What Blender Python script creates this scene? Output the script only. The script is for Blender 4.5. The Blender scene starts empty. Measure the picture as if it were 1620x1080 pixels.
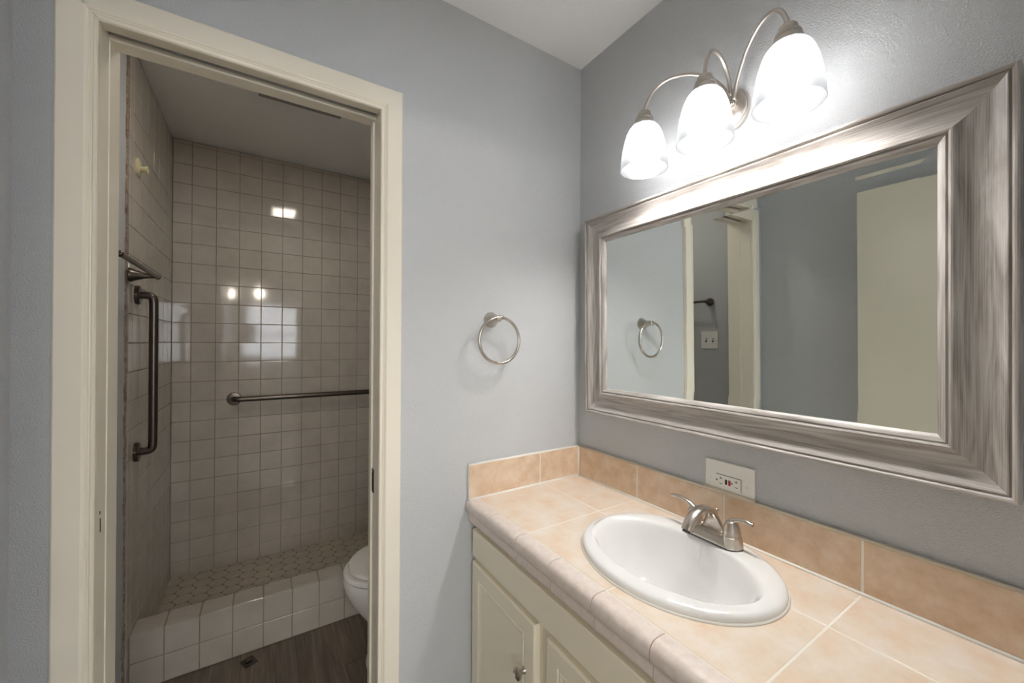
import bpy, bmesh, math, random
from mathutils import Vector, Matrix
random.seed(7)
PI = math.pi
S = bpy.context.scene
COL = S.collection

# ------------------------------------------------------------------ camera
cam_d = bpy.data.cameras.new('camera')
cam = bpy.data.objects.new('camera', cam_d)
COL.objects.link(cam)
S.camera = cam
YAW, PITCH, ROLL = math.radians(32.481), math.radians(0.136), math.radians(0.335)
fwd = Vector((math.sin(YAW)*math.cos(PITCH), math.cos(YAW)*math.cos(PITCH), math.sin(PITCH)))
rgt = Vector((math.cos(YAW), -math.sin(YAW), 0))
upv = rgt.cross(fwd)
r2 = rgt*math.cos(ROLL) + upv*math.sin(ROLL)
u2 = -rgt*math.sin(ROLL) + upv*math.cos(ROLL)
mw = Matrix((r2, u2, -fwd)).transposed().to_4x4()
mw.translation = Vector((-1.0882, -1.2, 1.33))
cam.matrix_world = mw
cam_d.sensor_width = 36.0
cam_d.sensor_fit = 'HORIZONTAL'
cam_d.lens = 621.86/1620*36.0
cam_d.clip_start = 0.01

# ------------------------------------------------------------------ world, exposure
W = bpy.data.worlds.new('overcast_sky')
S.world = W
W.use_nodes = True
bg = W.node_tree.nodes['Background']
bg.inputs['Color'].default_value = (0.90, 0.94, 1.0, 1)
bg.inputs['Strength'].default_value = 4.3
S.view_settings.view_transform = 'Standard'
S.view_settings.look = 'None'
S.view_settings.exposure = 1.33
S.view_settings.gamma = 1.0
S.view_settings.use_curve_mapping = False
S.cycles.max_bounces = 14
S.cycles.diffuse_bounces = 10
S.cycles.glossy_bounces = 6
S.cycles.transmission_bounces = 10
S.cycles.transparent_max_bounces = 12
S.cycles.sample_clamp_indirect = 20.0
S.cycles.use_denoising = True
BULB = 98.0          # radiance of the vanity bulbs
VENTL = 13.0           # radiance of the small lens of the exhaust fan

# portal in the bedroom window: guides the daylight, adds none of its own
for px in (-2.21, -0.86, .32):
    pl = bpy.data.lights.new('window_daylight', 'AREA')
    pl.shape = 'RECTANGLE'; pl.size = 1.3; pl.size_y = 2.0
    pl.cycles.is_portal = True
    plo = bpy.data.objects.new('window_daylight', pl)
    plo.location = (px, -4.62, 1.3); plo.rotation_euler = (math.radians(90), 0, 0)
    COL.objects.link(plo)

# ------------------------------------------------------------------ materials
def srgb(r, g, b):
    f = lambda c: (c/255/12.92) if c/255 <= .04045 else ((c/255+.055)/1.055)**2.4
    return (f(r), f(g), f(b), 1)

def nodes(m):
    m.use_nodes = True
    nt = m.node_tree
    return nt, nt.nodes['Principled BSDF']

def simple(name, col, rough=.5, metal=0., coat=0., bump=None, spec=None):
    m = bpy.data.materials.new(name)
    nt, b = nodes(m)
    b.inputs['Base Color'].default_value = (*col[:3], 1)
    b.inputs['Roughness'].default_value = rough
    b.inputs['Metallic'].default_value = metal
    b.inputs['Coat Weight'].default_value = coat
    if spec is not None: b.inputs['Specular IOR Level'].default_value = spec
    if bump:
        scale, dist, strength = bump
        tc = nt.nodes.new('ShaderNodeTexCoord')
        nz = nt.nodes.new('ShaderNodeTexNoise')
        nz.inputs['Scale'].default_value = scale; nz.inputs['Detail'].default_value = 4
        bp = nt.nodes.new('ShaderNodeBump')
        bp.inputs['Distance'].default_value = dist; bp.inputs['Strength'].default_value = strength
        nt.links.new(tc.outputs['Object'], nz.inputs['Vector'])
        nt.links.new(nz.outputs['Fac'], bp.inputs['Height'])
        nt.links.new(bp.outputs['Normal'], b.inputs['Normal'])
    return m

def mottled(name, c1, c2, scale, rough, bump=None, c3=None, detail=6, coord='Object', stretch=None, rough2=None):
    """two or three tones of one stone / plaster, mixed by noise"""
    m = bpy.data.materials.new(name)
    nt, b = nodes(m)
    tc = nt.nodes.new('ShaderNodeTexCoord')
    src = tc.outputs[coord]
    if stretch:
        mp = nt.nodes.new('ShaderNodeMapping'); mp.inputs['Scale'].default_value = stretch
        nt.links.new(src, mp.inputs['Vector']); src = mp.outputs['Vector']
    nz = nt.nodes.new('ShaderNodeTexNoise')
    nz.inputs['Scale'].default_value = scale; nz.inputs['Detail'].default_value = detail
    nz.inputs['Roughness'].default_value = .62
    nt.links.new(src, nz.inputs['Vector'])
    cr = nt.nodes.new('ShaderNodeValToRGB')
    e = cr.color_ramp.elements
    e[0].position = .3; e[0].color = (*c1[:3], 1); e[1].position = .7; e[1].color = (*c2[:3], 1)
    if c3: k = e.new(.5); k.color = (*c3[:3], 1)
    nt.links.new(nz.outputs['Fac'], cr.inputs['Fac'])
    nt.links.new(cr.outputs['Color'], b.inputs['Base Color'])
    b.inputs['Roughness'].default_value = rough
    if bump:
        n2 = nt.nodes.new('ShaderNodeTexNoise'); n2.inputs['Scale'].default_value = bump[0]; n2.inputs['Detail'].default_value = 3
        bp = nt.nodes.new('ShaderNodeBump'); bp.inputs['Distance'].default_value = bump[1]; bp.inputs['Strength'].default_value = bump[2]
        nt.links.new(src, n2.inputs['Vector'])
        nt.links.new(n2.outputs['Fac'], bp.inputs['Height']); nt.links.new(bp.outputs['Normal'], b.inputs['Normal'])
    return m

M = {}
M['wall'] = simple('grey_wall_paint', (.55, .565, .58), .42, bump=(320, .0032, .9))
M['ceiling'] = simple('white_ceiling_paint', (.84, .84, .83), .7, bump=(120, .002, .4))
M['cream'] = simple('cream_gloss_paint', (.82, .765, .65), .28, bump=(30, .0006, .3))
M['doorpaint'] = simple('cream_door_paint', (.72, .675, .56), .3, bump=(180, .0006, .4))
M['cabinet'] = simple('cream_cabinet_paint', (.80, .74, .60), .35, bump=(60, .0006, .3))
M['tile'] = mottled('white_glazed_tile', (.45, .405, .35), (.53, .485, .425), 9, .07, c3=(.49, .445, .385))
M['grout'] = mottled('stained_grout', (.23, .165, .105), (.36, .28, .20), 20, .9)
M['hextile'] = mottled('white_hexagon_tile', (.45, .39, .32), (.54, .48, .40), 12, .35)
M['hexgrout'] = simple('dark_floor_grout', (.15, .105, .075), .9)
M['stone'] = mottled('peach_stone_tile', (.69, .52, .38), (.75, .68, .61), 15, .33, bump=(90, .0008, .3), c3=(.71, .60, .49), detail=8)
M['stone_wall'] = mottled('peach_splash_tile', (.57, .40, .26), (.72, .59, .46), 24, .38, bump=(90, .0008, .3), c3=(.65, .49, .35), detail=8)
M['edge'] = mottled('rose_beige_edge_tile', (.63, .54, .49), (.74, .66, .61), 60, .35, bump=(220, .0006, .5))
M['lightgrout'] = simple('light_grout', (.78, .74, .66), .85)
M['edgegrout'] = simple('edge_grout', (.42, .33, .24), .9)
M['caulk'] = simple('white_caulk', (.80, .78, .73), .5)
M['tancaulk'] = simple('tan_caulk', (.64, .57, .46), .5)
M['porcelain'] = simple('white_porcelain', (.80, .80, .79), .08, coat=.4)
M['toilet'] = simple('white_toilet_china', (.78, .76, .72), .12)
M['nickel'] = simple('brushed_nickel', (.57, .52, .47), .26, 1.)
M['nickel_s'] = simple('satin_nickel', (.66, .61, .56), .33, 1.)
M['bronze'] = simple('dark_stained_steel', (.13, .11, .095), .3, 1.)
M['darkmetal'] = simple('dark_metal', (.10, .09, .08), .4, 1.)
M['black'] = simple('black_plastic', (.015, .015, .015), .5)
M['hole'] = simple('dark_gap', (.02, .018, .015), .9)
M['plate'] = simple('white_plate_plastic', (.84, .82, .78), .35)
M['red'] = simple('red_button_plastic', (.42, .02, .03), .4)
M['led'] = simple('white_indicator', (.9, .9, .9), .3)
M['yellowplastic'] = simple('yellowed_plastic', (.62, .56, .36), .4)
M['raw'] = mottled('torn_drywall_edge', (.16, .09, .06), (.50, .42, .34), 45, .9)
M['grille'] = simple('grey_fan_grille', (.30, .29, .27), .6)
M['bedwall'] = simple('bedroom_wall_paint', (.55, .55, .54), .6)
M['carpet'] = simple('bedroom_carpet', (.40, .36, .31), .95, bump=(300, .004, .8))
M['winframe'] = simple('white_window_frame', (.78, .78, .78), .4)

m = bpy.data.materials.new('mirror_glass'); nt, b = nodes(m)
b.inputs['Base Color'].default_value = (.80, .84, .82, 1); b.inputs['Metallic'].default_value = 1; b.inputs['Roughness'].default_value = .0
M['mirror'] = m

# frosted glass of the shades: lets light through, scatters it
m = bpy.data.materials.new('frosted_shade_glass'); m.use_nodes = True
nt = m.node_tree; nt.nodes.remove(nt.nodes['Principled BSDF']); out = nt.nodes['Material Output']
tr = nt.nodes.new('ShaderNodeBsdfTranslucent'); tr.inputs['Color'].default_value = (.95, .97, 1, 1)
df = nt.nodes.new('ShaderNodeBsdfDiffuse'); df.inputs['Color'].default_value = (.93, .95, .97, 1)
gl = nt.nodes.new('ShaderNodeBsdfGlossy'); gl.inputs['Roughness'].default_value = .3
tp = nt.nodes.new('ShaderNodeBsdfTransparent'); tp.inputs['Color'].default_value = (.97, .98, 1, 1)
tr.inputs['Color'].default_value = (.042, .0445, .047, 1); df.inputs['Color'].default_value = (.05, .052, .055, 1)
m1 = nt.nodes.new('ShaderNodeMixShader'); m1.inputs['Fac'].default_value = .5
m2 = nt.nodes.new('ShaderNodeMixShader'); m2.inputs['Fac'].default_value = .085
m3 = nt.nodes.new('ShaderNodeMixShader'); m3.inputs['Fac'].default_value = .04
nt.links.new(tr.outputs[0], m1.inputs[1]); nt.links.new(df.outputs[0], m1.inputs[2])
nt.links.new(m1.outputs[0], m2.inputs[1]); nt.links.new(tp.outputs[0], m2.inputs[2])
nt.links.new(m2.outputs[0], m3.inputs[1]); nt.links.new(gl.outputs[0], m3.inputs[2])
nt.links.new(m3.outputs[0], out.inputs['Surface'])
M['shade'] = m

def emit(name, col, strength):
    m = bpy.data.materials.new(name); nt, b = nodes(m)
    b.inputs['Base Color'].default_value = (.9, .9, .9, 1)
    b.inputs['Emission Color'].default_value = (*col, 1); b.inputs['Emission Strength'].default_value = strength
    return m
M['bulb'] = emit('lit_bulb', (1.0, .965, .93), BULB)
M['bulbneck'] = simple('white_bulb_neck', (.8, .8, .78), .5)
M['ventlens'] = emit('lit_fan_lens', (1.0, .91, .80), VENTL)
M['bedbulb'] = emit('lit_bedroom_bulb', (1.0, .90, .76), 60.)

m = bpy.data.materials.new('window_glass'); m.use_nodes = True
nt = m.node_tree; nt.nodes.remove(nt.nodes['Principled BSDF']); out = nt.nodes['Material Output']
tp = nt.nodes.new('ShaderNodeBsdfTransparent'); gl = nt.nodes.new('ShaderNodeBsdfGlossy'); gl.inputs['Roughness'].default_value = .02
mx = nt.nodes.new('ShaderNodeMixShader'); mx.inputs['Fac'].default_value = .06
nt.links.new(tp.outputs[0], mx.inputs[1]); nt.links.new(gl.outputs[0], mx.inputs[2]); nt.links.new(mx.outputs[0], out.inputs['Surface'])
M['glass'] = m

def wood(name, cols, su, sv, rough, dist=.6, fine=(3, 260)):
    """grain runs along u of the UV map"""
    m = bpy.data.materials.new(name); nt, b = nodes(m)
    uv = nt.nodes.new('ShaderNodeUVMap'); uv.uv_map = 'grain'
    mp = nt.nodes.new('ShaderNodeMapping'); mp.inputs['Scale'].default_value = (su, sv, 1)
    n1 = nt.nodes.new('ShaderNodeTexNoise'); n1.inputs['Scale'].default_value = 1; n1.inputs['Detail'].default_value = 5; n1.inputs['Distortion'].default_value = dist
    mp2 = nt.nodes.new('ShaderNodeMapping'); mp2.inputs['Scale'].default_value = (fine[0], fine[1], 1)
    n2 = nt.nodes.new('ShaderNodeTexNoise'); n2.inputs['Scale'].default_value = 1; n2.inputs['Detail'].default_value = 4
    nt.links.new(uv.outputs[0], mp.inputs[0]); nt.links.new(mp.outputs[0], n1.inputs['Vector'])
    nt.links.new(uv.outputs[0], mp2.inputs[0]); nt.links.new(mp2.outputs[0], n2.inputs['Vector'])
    mx = nt.nodes.new('ShaderNodeMix'); mx.data_type = 'FLOAT'; mx.inputs[0].default_value = .45
    nt.links.new(n1.outputs['Fac'], mx.inputs[2]); nt.links.new(n2.outputs['Fac'], mx.inputs[3])
    cr = nt.nodes.new('ShaderNodeValToRGB'); e = cr.color_ramp.elements
    e[0].position = cols[0][0]; e[0].color = (*cols[0][1], 1); e[1].position = cols[-1][0]; e[1].color = (*cols[-1][1], 1)
    for p, c in cols[1:-1]: k = e.new(p); k.color = (*c, 1)
    nt.links.new(mx.outputs[0], cr.inputs['Fac']); nt.links.new(cr.outputs['Color'], b.inputs['Base Color'])
    b.inputs['Roughness'].default_value = rough
    bp = nt.nodes.new('ShaderNodeBump'); bp.inputs['Distance'].default_value = .0006; bp.inputs['Strength'].default_value = .35
    nt.links.new(mx.outputs[0], bp.inputs['Height']); nt.links.new(bp.outputs['Normal'], b.inputs['Normal'])
    return m
M['frame'] = wood('whitewashed_wood', [(.34, (.20, .175, .155)), (.43, (.33, .30, .275)), (.53, (.45, .42, .395)), (.66, (.58, .555, .53))], 3.2, 42, .38, 2.2, (5, 620))
M['plank'] = wood('brown_vinyl_plank', [(.32, (.075, .058, .043)), (.5, (.15, .118, .088)), (.68, (.24, .195, .15))], 2.2, 22, .42, 1.2)

# ------------------------------------------------------------------ mesh helpers
def link(o, parent=None):
    COL.objects.link(o)
    if parent is not None: o.parent = parent
    return o

def mesh_obj(name, bm, mats, parent=None, smooth=False, recalc=True):
    if recalc: bmesh.ops.recalc_face_normals(bm, faces=bm.faces)
    me = bpy.data.meshes.new(name)
    bm.to_mesh(me); bm.free()
    if not isinstance(mats, (list, tuple)): mats = [mats]
    for k in mats: me.materials.append(k)
    if smooth:
        for p in me.polygons: p.use_smooth = True
        if smooth is not True: me.set_sharp_from_angle(angle=math.radians(smooth))
    return link(bpy.data.objects.new(name, me), parent)

def root(name, loc, rot=(0, 0, 0)):
    o = bpy.data.objects.new(name, None); o.location = loc; o.rotation_euler = rot
    o.empty_display_size = .05
    return link(o)

def tag(o, label, cat=None, group=None, kind=None):
    o['label'] = label
    if cat: o['category'] = cat
    if group: o['group'] = group
    if kind: o['kind'] = kind
    return o

def box(bm, x0, x1, y0, y1, z0, z1, bev=0., seg=2, mat=0):
    r = bmesh.ops.create_cube(bm, size=1.)
    vs = r['verts']
    for v in vs:
        v.co = Vector(((x0+x1)/2 + v.co.x*(x1-x0), (y0+y1)/2 + v.co.y*(y1-y0), (z0+z1)/2 + v.co.z*(z1-z0)))
    fs = set(f for v in vs for f in v.link_faces)
    for f in fs: f.material_index = mat
    if bev > 0:
        es = list(set(e for v in vs for e in v.link_edges))
        bmesh.ops.bevel(bm, geom=es, offset=bev, segments=seg, profile=.5, affect='EDGES', clamp_overlap=True, material=-1)

def lathe(bm, prof, c=(0, 0, 0), axis='z', seg=48, sx=1., sy=1., mat=0, cap0=True, cap1=True):
    """prof: (r, h) pairs revolved about an axis through c"""
    c = Vector(c); rings = []
    for r, h in prof:
        ring = []
        for k in range(seg):
            a = 2*PI*k/seg; p = (r*math.cos(a)*sx, r*math.sin(a)*sy, h)
            if axis == 'z': q = Vector(p)
            elif axis == 'x': q = Vector((p[2], p[0], p[1]))
            else: q = Vector((p[1], p[2], p[0]))
            ring.append(bm.verts.new(c+q))
        rings.append(ring)
    for a, b_ in zip(rings, rings[1:]):
        for k in range(seg):
            f = bm.faces.new((a[k], a[(k+1) % seg], b_[(k+1) % seg], b_[k])); f.material_index = mat
    if cap0: bm.faces.new(rings[0][::-1]).material_index = mat
    if cap1: bm.faces.new(rings[-1]).material_index = mat
    return rings

def spline(pts, n=12):
    """Catmull-Rom through points"""
    P = [Vector(p) for p in pts]; P = [2*P[0]-P[1]] + P + [2*P[-1]-P[-2]]; out_ = []
    for i in range(1, len(P)-2):
        for k in range(n):
            t = k/n
            out_.append(.5*((2*P[i]) + (P[i+1]-P[i-1])*t + (2*P[i-1]-5*P[i]+4*P[i+1]-P[i+2])*t*t + (3*P[i]-P[i-1]-3*P[i+1]+P[i+2])*t**3))
    out_.append(P[-2]); return out_

def bez(p0, p1, p2, p3, n=28):
    p0, p1, p2, p3 = map(Vector, (p0, p1, p2, p3))
    return [(1-t)**3*p0 + 3*(1-t)**2*t*p1 + 3*(1-t)*t*t*p2 + t**3*p3 for t in [k/n for k in range(n+1)]]

def tube(bm, path, rad, seg=16, mat=0, flat=None, upref=None):
    """round tube along a path; rad a number or a list; flat=(a,b) scales the section"""
    n = len(path); R = rad if isinstance(rad, (list, tuple)) else [rad]*n
    T = [(path[min(i+1, n-1)]-path[max(i-1, 0)]).normalized() for i in range(n)]
    ref = Vector(upref) if upref else (Vector((0, 0, 1)) if abs(T[0].z) < .9 else Vector((1, 0, 0)))
    N = (ref - T[0]*ref.dot(T[0])).normalized(); rings = []
    fa, fb = flat or (1, 1)
    for i in range(n):
        N = (N - T[i]*N.dot(T[i])).normalized(); B = T[i].cross(N)
        rings.append([bm.verts.new(path[i] + R[i]*(fa*math.cos(2*PI*k/seg)*N + fb*math.sin(2*PI*k/seg)*B)) for k in range(seg)])
    for a, b_ in zip(rings, rings[1:]):
        for k in range(seg):
            bm.faces.new((a[k], a[(k+1) % seg], b_[(k+1) % seg], b_[k])).material_index = mat
    bm.faces.new(rings[0][::-1]).material_index = mat; bm.faces.new(rings[-1]).material_index = mat

def ball(bm, c, r, s=(1, 1, 1), mat=0, seg=20):
    res = bmesh.ops.create_uvsphere(bm, u_segments=seg, v_segments=seg//2, radius=r)
    for v in res['verts']: v.co = Vector((v.co.x*s[0], v.co.y*s[1], v.co.z*s[2])) + Vector(c)
    for f in set(f for v in res['verts'] for f in v.link_faces): f.material_index = mat

def sweep(bm, in0, out0, in1, out1, nrm, prof, width, mat=0, close=True):
    """profile (t from the inner edge, h off the wall) carried between two mitred ends; grain UV along it"""
    in0, out0, in1, out1, nrm = map(Vector, (in0, out0, in1, out1, nrm))
    uvl = bm.loops.layers.uv.get('grain') or bm.loops.layers.uv.new('grain')
    A = [bm.verts.new(in0.lerp(out0, t/width) + nrm*h) for t, h in prof]
    B = [bm.verts.new(in1.lerp(out1, t/width) + nrm*h) for t, h in prof]
    L = (in1-in0).normalized(); off = random.uniform(0, 20)
    for i in range(len(prof)-1):
        f = bm.faces.new((A[i], B[i], B[i+1], A[i+1])); f.material_index = mat
        for lp in f.loops:
            v = lp.vert; k = i if v in (A[i], B[i]) else i+1
            lp[uvl].uv = (v.co.dot(L)+off, prof[k][0]*1.0 + off)
    if close:
        bm.faces.new(A); bm.faces.new(B[::-1])

def tiles(bm, o, u, v, n, us, vs, gap, th, bev, tilt=0., mt=0, mg=1, skip=None, gz=.7):
    """glazed tiles with rounded edges over a grout bed; us/vs: joint positions along u and v"""
    o, u, v, n = map(Vector, (o, u, v, n))
    P = lambda a, b_, h: o + u*a + v*b_ + n*h
    q = [bm.verts.new(P(a, b_, th*gz)) for a, b_ in ((us[0], vs[0]), (us[-1], vs[0]), (us[-1], vs[-1]), (us[0], vs[-1]))]
    bm.faces.new(q).material_index = mg
    for a0, a1 in zip(us, us[1:]):
        for b0, b1 in zip(vs, vs[1:]):
            if skip and skip((a0+a1)/2, (b0+b1)/2): continue
            g = gap/2; x0, x1, y0, y1 = a0+g, a1-g, b0+g, b1-g
            ta, tb = random.gauss(0, tilt), random.gauss(0, tilt)
            rings = []
            for ins, h in ((0, th*.3), (0, th-bev), (bev*.35, th-bev*.3), (bev, th)):
                rings.append([bm.verts.new(P(xx, yy, h + (ta*(xx-(x0+x1)/2) + tb*(yy-(y0+y1)/2) if h > th*.5 else 0)))
                              for xx, yy in ((x0+ins, y0+ins), (x1-ins, y0+ins), (x1-ins, y1-ins), (x0+ins, y1-ins))])
            for ra, rb in zip(rings, rings[1:]):
                for k in range(4): bm.faces.new((ra[k], ra[(k+1) % 4], rb[(k+1) % 4], rb[k])).material_index = mt
            bm.faces.new(rings[-1]).material_index = mt

def frange(a, b_, step, first):
    """joints from a to b with the given first joint"""
    r = [a]; x = first
    while x < b_-.004:
        if x > a+.004: r.append(x)
        x += step
    return r+[b_]

def struct(name, bm, mats, label, cat, parent=None, smooth=False):
    o = mesh_obj(name, bm, mats, parent, smooth)
    if parent is None: tag(o, label, cat, kind='structure')
    return o

# ------------------------------------------------------------------ the setting
CZ = 2.44          # ceiling
YB = 1.61          # tiled back wall of the shower
XL = -1.512        # left wall
YF = -1.27         # wall with the doorway the camera stands in
WT = .14           # thickness of the wall with the pocket door
JL, JR, JH = -1.388, -.795, 2.02   # clear opening

bm = bmesh.new()
box(bm, XL, -1.400, 0, WT, 0, CZ)
box(bm, -.783, 0, 0, .038, 0, CZ)
box(bm, -.783, 0, .076, WT, 0, CZ)
box(bm, -1.400, -.783, 0, .028, 2.034, CZ)
box(bm, -1.400, -.783, .058, .105, 2.034, CZ)
box(bm, -1.400, -.783, .105, WT, 2.046, CZ)
box(bm, -1.400, -.783, .028, .058, 2.09, CZ)
struct('wall_back', bm, M['wall'], 'grey textured wall holding the cream framed opening to the shower', 'wall')
bm = bmesh.new(); box(bm, 0, .12, YF-.12, YB+.15, 0, CZ)
struct('wall_right', bm, M['wall'], 'grey textured wall behind the framed mirror and vanity light', 'wall')
bm = bmesh.new(); box(bm, XL-.12, XL, YF-.12, YB+.15, 0, CZ)
struct('wall_left', bm, M['wall'], 'grey wall on the left edge, running on into the shower room', 'wall')
bm = bmesh.new()
DX0, DX1, DH = -1.405, -.64, 2.045
box(bm, XL, DX0, YF-.12, YF, 0, CZ); box(bm, DX1, 0, YF-.12, YF, 0, CZ); box(bm, DX0, DX1, YF-.12, YF, DH, CZ)
struct('wall_front', bm, M['wall'], 'grey wall with the doorway facing the pocket door', 'wall')
bm = bmesh.new(); box(bm, XL-.12, .12, YB, YB+.15, 0, CZ)
struct('wall_end', bm, M['wall'], 'wall carrying the white shower tiles', 'wall')
bm = bmesh.new(); box(bm, XL-.12, .12, YF-.12, YB+.15, CZ, CZ+.1)
struct('ceiling', bm, M['ceiling'], 'smooth white ceiling over vanity and shower', 'ceiling')

# plank floor: planks as one mesh with small bevels, grain along y
bm = bmesh.new(); uvl = bm.loops.layers.uv.new('grain')
x = XL; row = 0
while x < 0:
    y = YF-.12 - (row*.37 % 1.0)
    while y < .83:
        y0, y1 = max(y, YF-.12), min(y+1.2, .83)
        if y1 > y0+.01:
            g = .0008; off = random.uniform(0, 30)
            x1 = min(x+.18, 0)
            vs = [bm.verts.new(p) for p in ((x+g, y0+g, 0), (x1-g, y0+g, 0), (x1-g, y1-g, 0), (x+g, y1-g, 0))]
            lo = [bm.verts.new((q.co.x, q.co.y, -.02)) for q in vs]
            fs = [bm.faces.new(vs)] + [bm.faces.new((vs[k], lo[k], lo[(k+1) % 4], vs[(k+1) % 4])) for k in range(4)] + [bm.faces.new(lo[::-1])]
            for f in fs:
                for lp in f.loops: lp[uvl].uv = (lp.vert.co.y+off, lp.vert.co.x+off)
        y += 1.2
    x += .18; row += 1
box(bm, XL-.1, .1, YF-.12, YB+.1, -.05, -.0015)
struct('floor', bm, M['plank'], 'dark brown wood plank floor below the shower curb', 'floor')

# shower: tiled back wall, tiled left wall, floor of hexagons, curb
ZT = 1.100 - .1096*10
bm = bmesh.new()
us = frange(-1.503, -.002, .1093, -1.4204); vs = frange(.03, CZ-.004, .1096, 1.1-.1096*9)
tiles(bm, (0, YB, 0), (1, 0, 0), (0, 0, 1), (0, -1, 0), us, vs, .0022, .008, .0018, .0035)
struct('wall_shower_back', bm, [M['tile'], M['grout']], 'back wall of the shower in square white glazed tiles', 'wall')
bm = bmesh.new()
us = [YB-.008-.1093*k for k in range(8)][::-1]; us = [.785] + [q for q in us if q > .80]
tiles(bm, (XL, 0, 0), (0, 1, 0), (0, 0, 1), (1, 0, 0), us, vs, .0022, .009, .0018, .0035)
struct('wall_shower_left', bm, [M['tile'], M['grout']], 'left wall of the shower in square white glazed tiles', 'wall')
bm = bmesh.new()
for k in range(60):                                      # ragged strip where the tiles end
    z0 = k*CZ/60; w = random.uniform(.008, .020)
    box(bm, XL, XL+.002+random.uniform(0, .004), .785-w, .786, z0, z0+CZ/60)
struct('trim_2', bm, M['raw'], 'ragged brown strip of torn drywall along the tile edge', 'trim')
bm = bmesh.new()
q = [bm.verts.new(p) for p in ((XL, .90, .0308), (0, .90, .0308), (0, YB, .0308), (XL, YB, .0308))]
bm.faces.new(q).material_index = 1
hp = .078; R_ = hp/math.sqrt(3)
for i in range(-1, 24):
    for j in range(-1, 12):
        cx_, cy_ = XL+.03+i*1.5*R_, .925+j*hp + (hp/2 if i % 2 else 0)
        if not (XL-.03 < cx_ < .03 and .90 < cy_ < YB+.03): continue
        rr = R_-.0012; top = []
        for rad, h in ((rr, .028), (rr, .0314), (rr-.0010, .032)):
            ring_ = []
            for k in range(18):                          # hexagon with softened corners
                a = PI/9*k
                q = rad*min(math.cos(PI/6)/math.cos((a % (PI/3))-PI/6), .955)
                ring_.append(bm.verts.new((min(max(cx_+q*math.cos(a), XL), 0), min(cy_+q*math.sin(a), YB-.006), h)))
            top.append(ring_)
        for a, b_ in zip(top, top[1:]):
            for k in range(18): bm.faces.new((a[k], a[(k+1) % 18], b_[(k+1) % 18], b_[k]))
        bm.faces.new(top[-1])
struct('floor_shower', bm, [M['hextile'], M['hexgrout']], 'shower floor of small white hexagon tiles with dark grout', 'floor')
bm = bmesh.new()
YC, CT = .817, .217
us = frange(XL+.009, -.002, .1093, -1.4204+.018)
box(bm, XL, 0, YC+.004, .922, 0, CT-.004, mat=1)
tiles(bm, (0, YC+.008, 0), (1, 0, 0), (0, 0, 1), (0, -1, 0), us, [.002, .1075, CT-.002], .0024, .008, .0018, .003)
tiles(bm, (0, 0, CT-.008), (1, 0, 0), (0, 1, 0), (0, 0, 1), us, [YC+.001, .926], .0024, .008, .004, .003)
tiles(bm, (0, .918, 0), (1, 0, 0), (0, 0, 1), (0, 1, 0), us, [.03, .12, CT-.002], .0024, .008, .0018, .003)
struct('trim_3', bm, [M['tile'], M['grout']], 'low shower curb faced with square white tiles', 'curb')

# casing of the pocket door opening
CW = .063
prof = [(0, 0), (0, .011), (.002, .0145), (.006, .0145), (.0085, .010), (.0105, .0105), (.0125, .0135), (.0145, .0135), (.0165, .0165), (.020, .0185), (CW-.003, .0185), (CW, .016), (CW, 0)]
cas = root('trim_1', ((JL+JR)/2, 0, 0)); tag(cas, 'cream painted casing around the narrow pocket door opening', 'door casing', kind='structure')
def child_at(o, r): o.matrix_parent_inverse = Matrix.Translation(r.location).inverted(); return o
n = (0, -1, 0)
for nm, a in (('casing_leg', ((JL, 0, 0), (JL-CW, 0, 0), (JL, 0, JH), (JL-CW, 0, JH+CW))),
              ('casing_leg', ((JR, 0, 0), (JR+CW, 0, 0), (JR, 0, JH-.004), (JR+CW, 0, JH+CW))),
              ('casing_head', ((JL, 0, JH-.004), (JL-CW, 0, JH+CW), (JR, 0, JH-.004), (JR+CW, 0, JH+CW)))):
    bm = bmesh.new(); sweep(bm, *a, n, prof, CW)
    child_at(mesh_obj(nm, bm, M['cream'], cas, smooth=25), cas)
# jambs: left one solid, right one and head split round the pocket
bm = bmesh.new(); box(bm, -1.400, JL, .0, .060, 0, 2.034, .002); box(bm, -1.400, JL+.0015, .0605, WT-.004, 0, 2.034, .002)
box(bm, JL-.001, JL+.0008, .022, .026, .905, .935, mat=1); box(bm, JL-.001, JL+.0008, .020, .023, .945, .952, mat=1)
child_at(mesh_obj('jamb', bm, [M['cream'], M['hole']], cas), cas)
bm = bmesh.new(); box(bm, JR, -.783, .0, .035, 0, 2.034, .002)
child_at(mesh_obj('jamb', bm, M['cream'], cas), cas)
bm = bmesh.new(); box(bm, JR-.003, -.783, .077, .105, 0, 2.034, .002)
child_at(mesh_obj('jamb', bm, M['cream'], cas), cas)
bm = bmesh.new(); box(bm, -1.400, -.783, .0, .028, JH, 2.034, .002)
child_at(mesh_obj('head_jamb', bm, M['cream'], cas), cas)
bm = bmesh.new(); box(bm, -1.400, -.783, .058, .105, JH, 2.034, .003)
child_at(mesh_obj('head_jamb', bm, M['cream'], cas), cas)
bm = bmesh.new(); box(bm, -1.38, -.785, .030, .056, 2.055, 2.075, .002)
child_at(mesh_obj('door_track', bm, M['darkmetal'], cas), cas)

dr = root('door_1', (JR+.004, .057, 0)); tag(dr, 'cream pocket door slid into the wall, only its edge showing', 'door', kind='structure')
bm = bmesh.new(); box(bm, JR+.002, -.16, .041, .073, .01, 2.05, .0025)
child_at(mesh_obj('door_panel', bm, M['cream'], dr), dr)
bm = bmesh.new(); box(bm, JR-.0005, JR+.012, .0535, .0725, .862, .934, .001); box(bm, JR-.0012, JR+.002, .058, .068, .872, .924, mat=1)
child_at(mesh_obj('edge_pull', bm, [M['darkmetal'], M['hole']], dr), dr)

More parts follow.
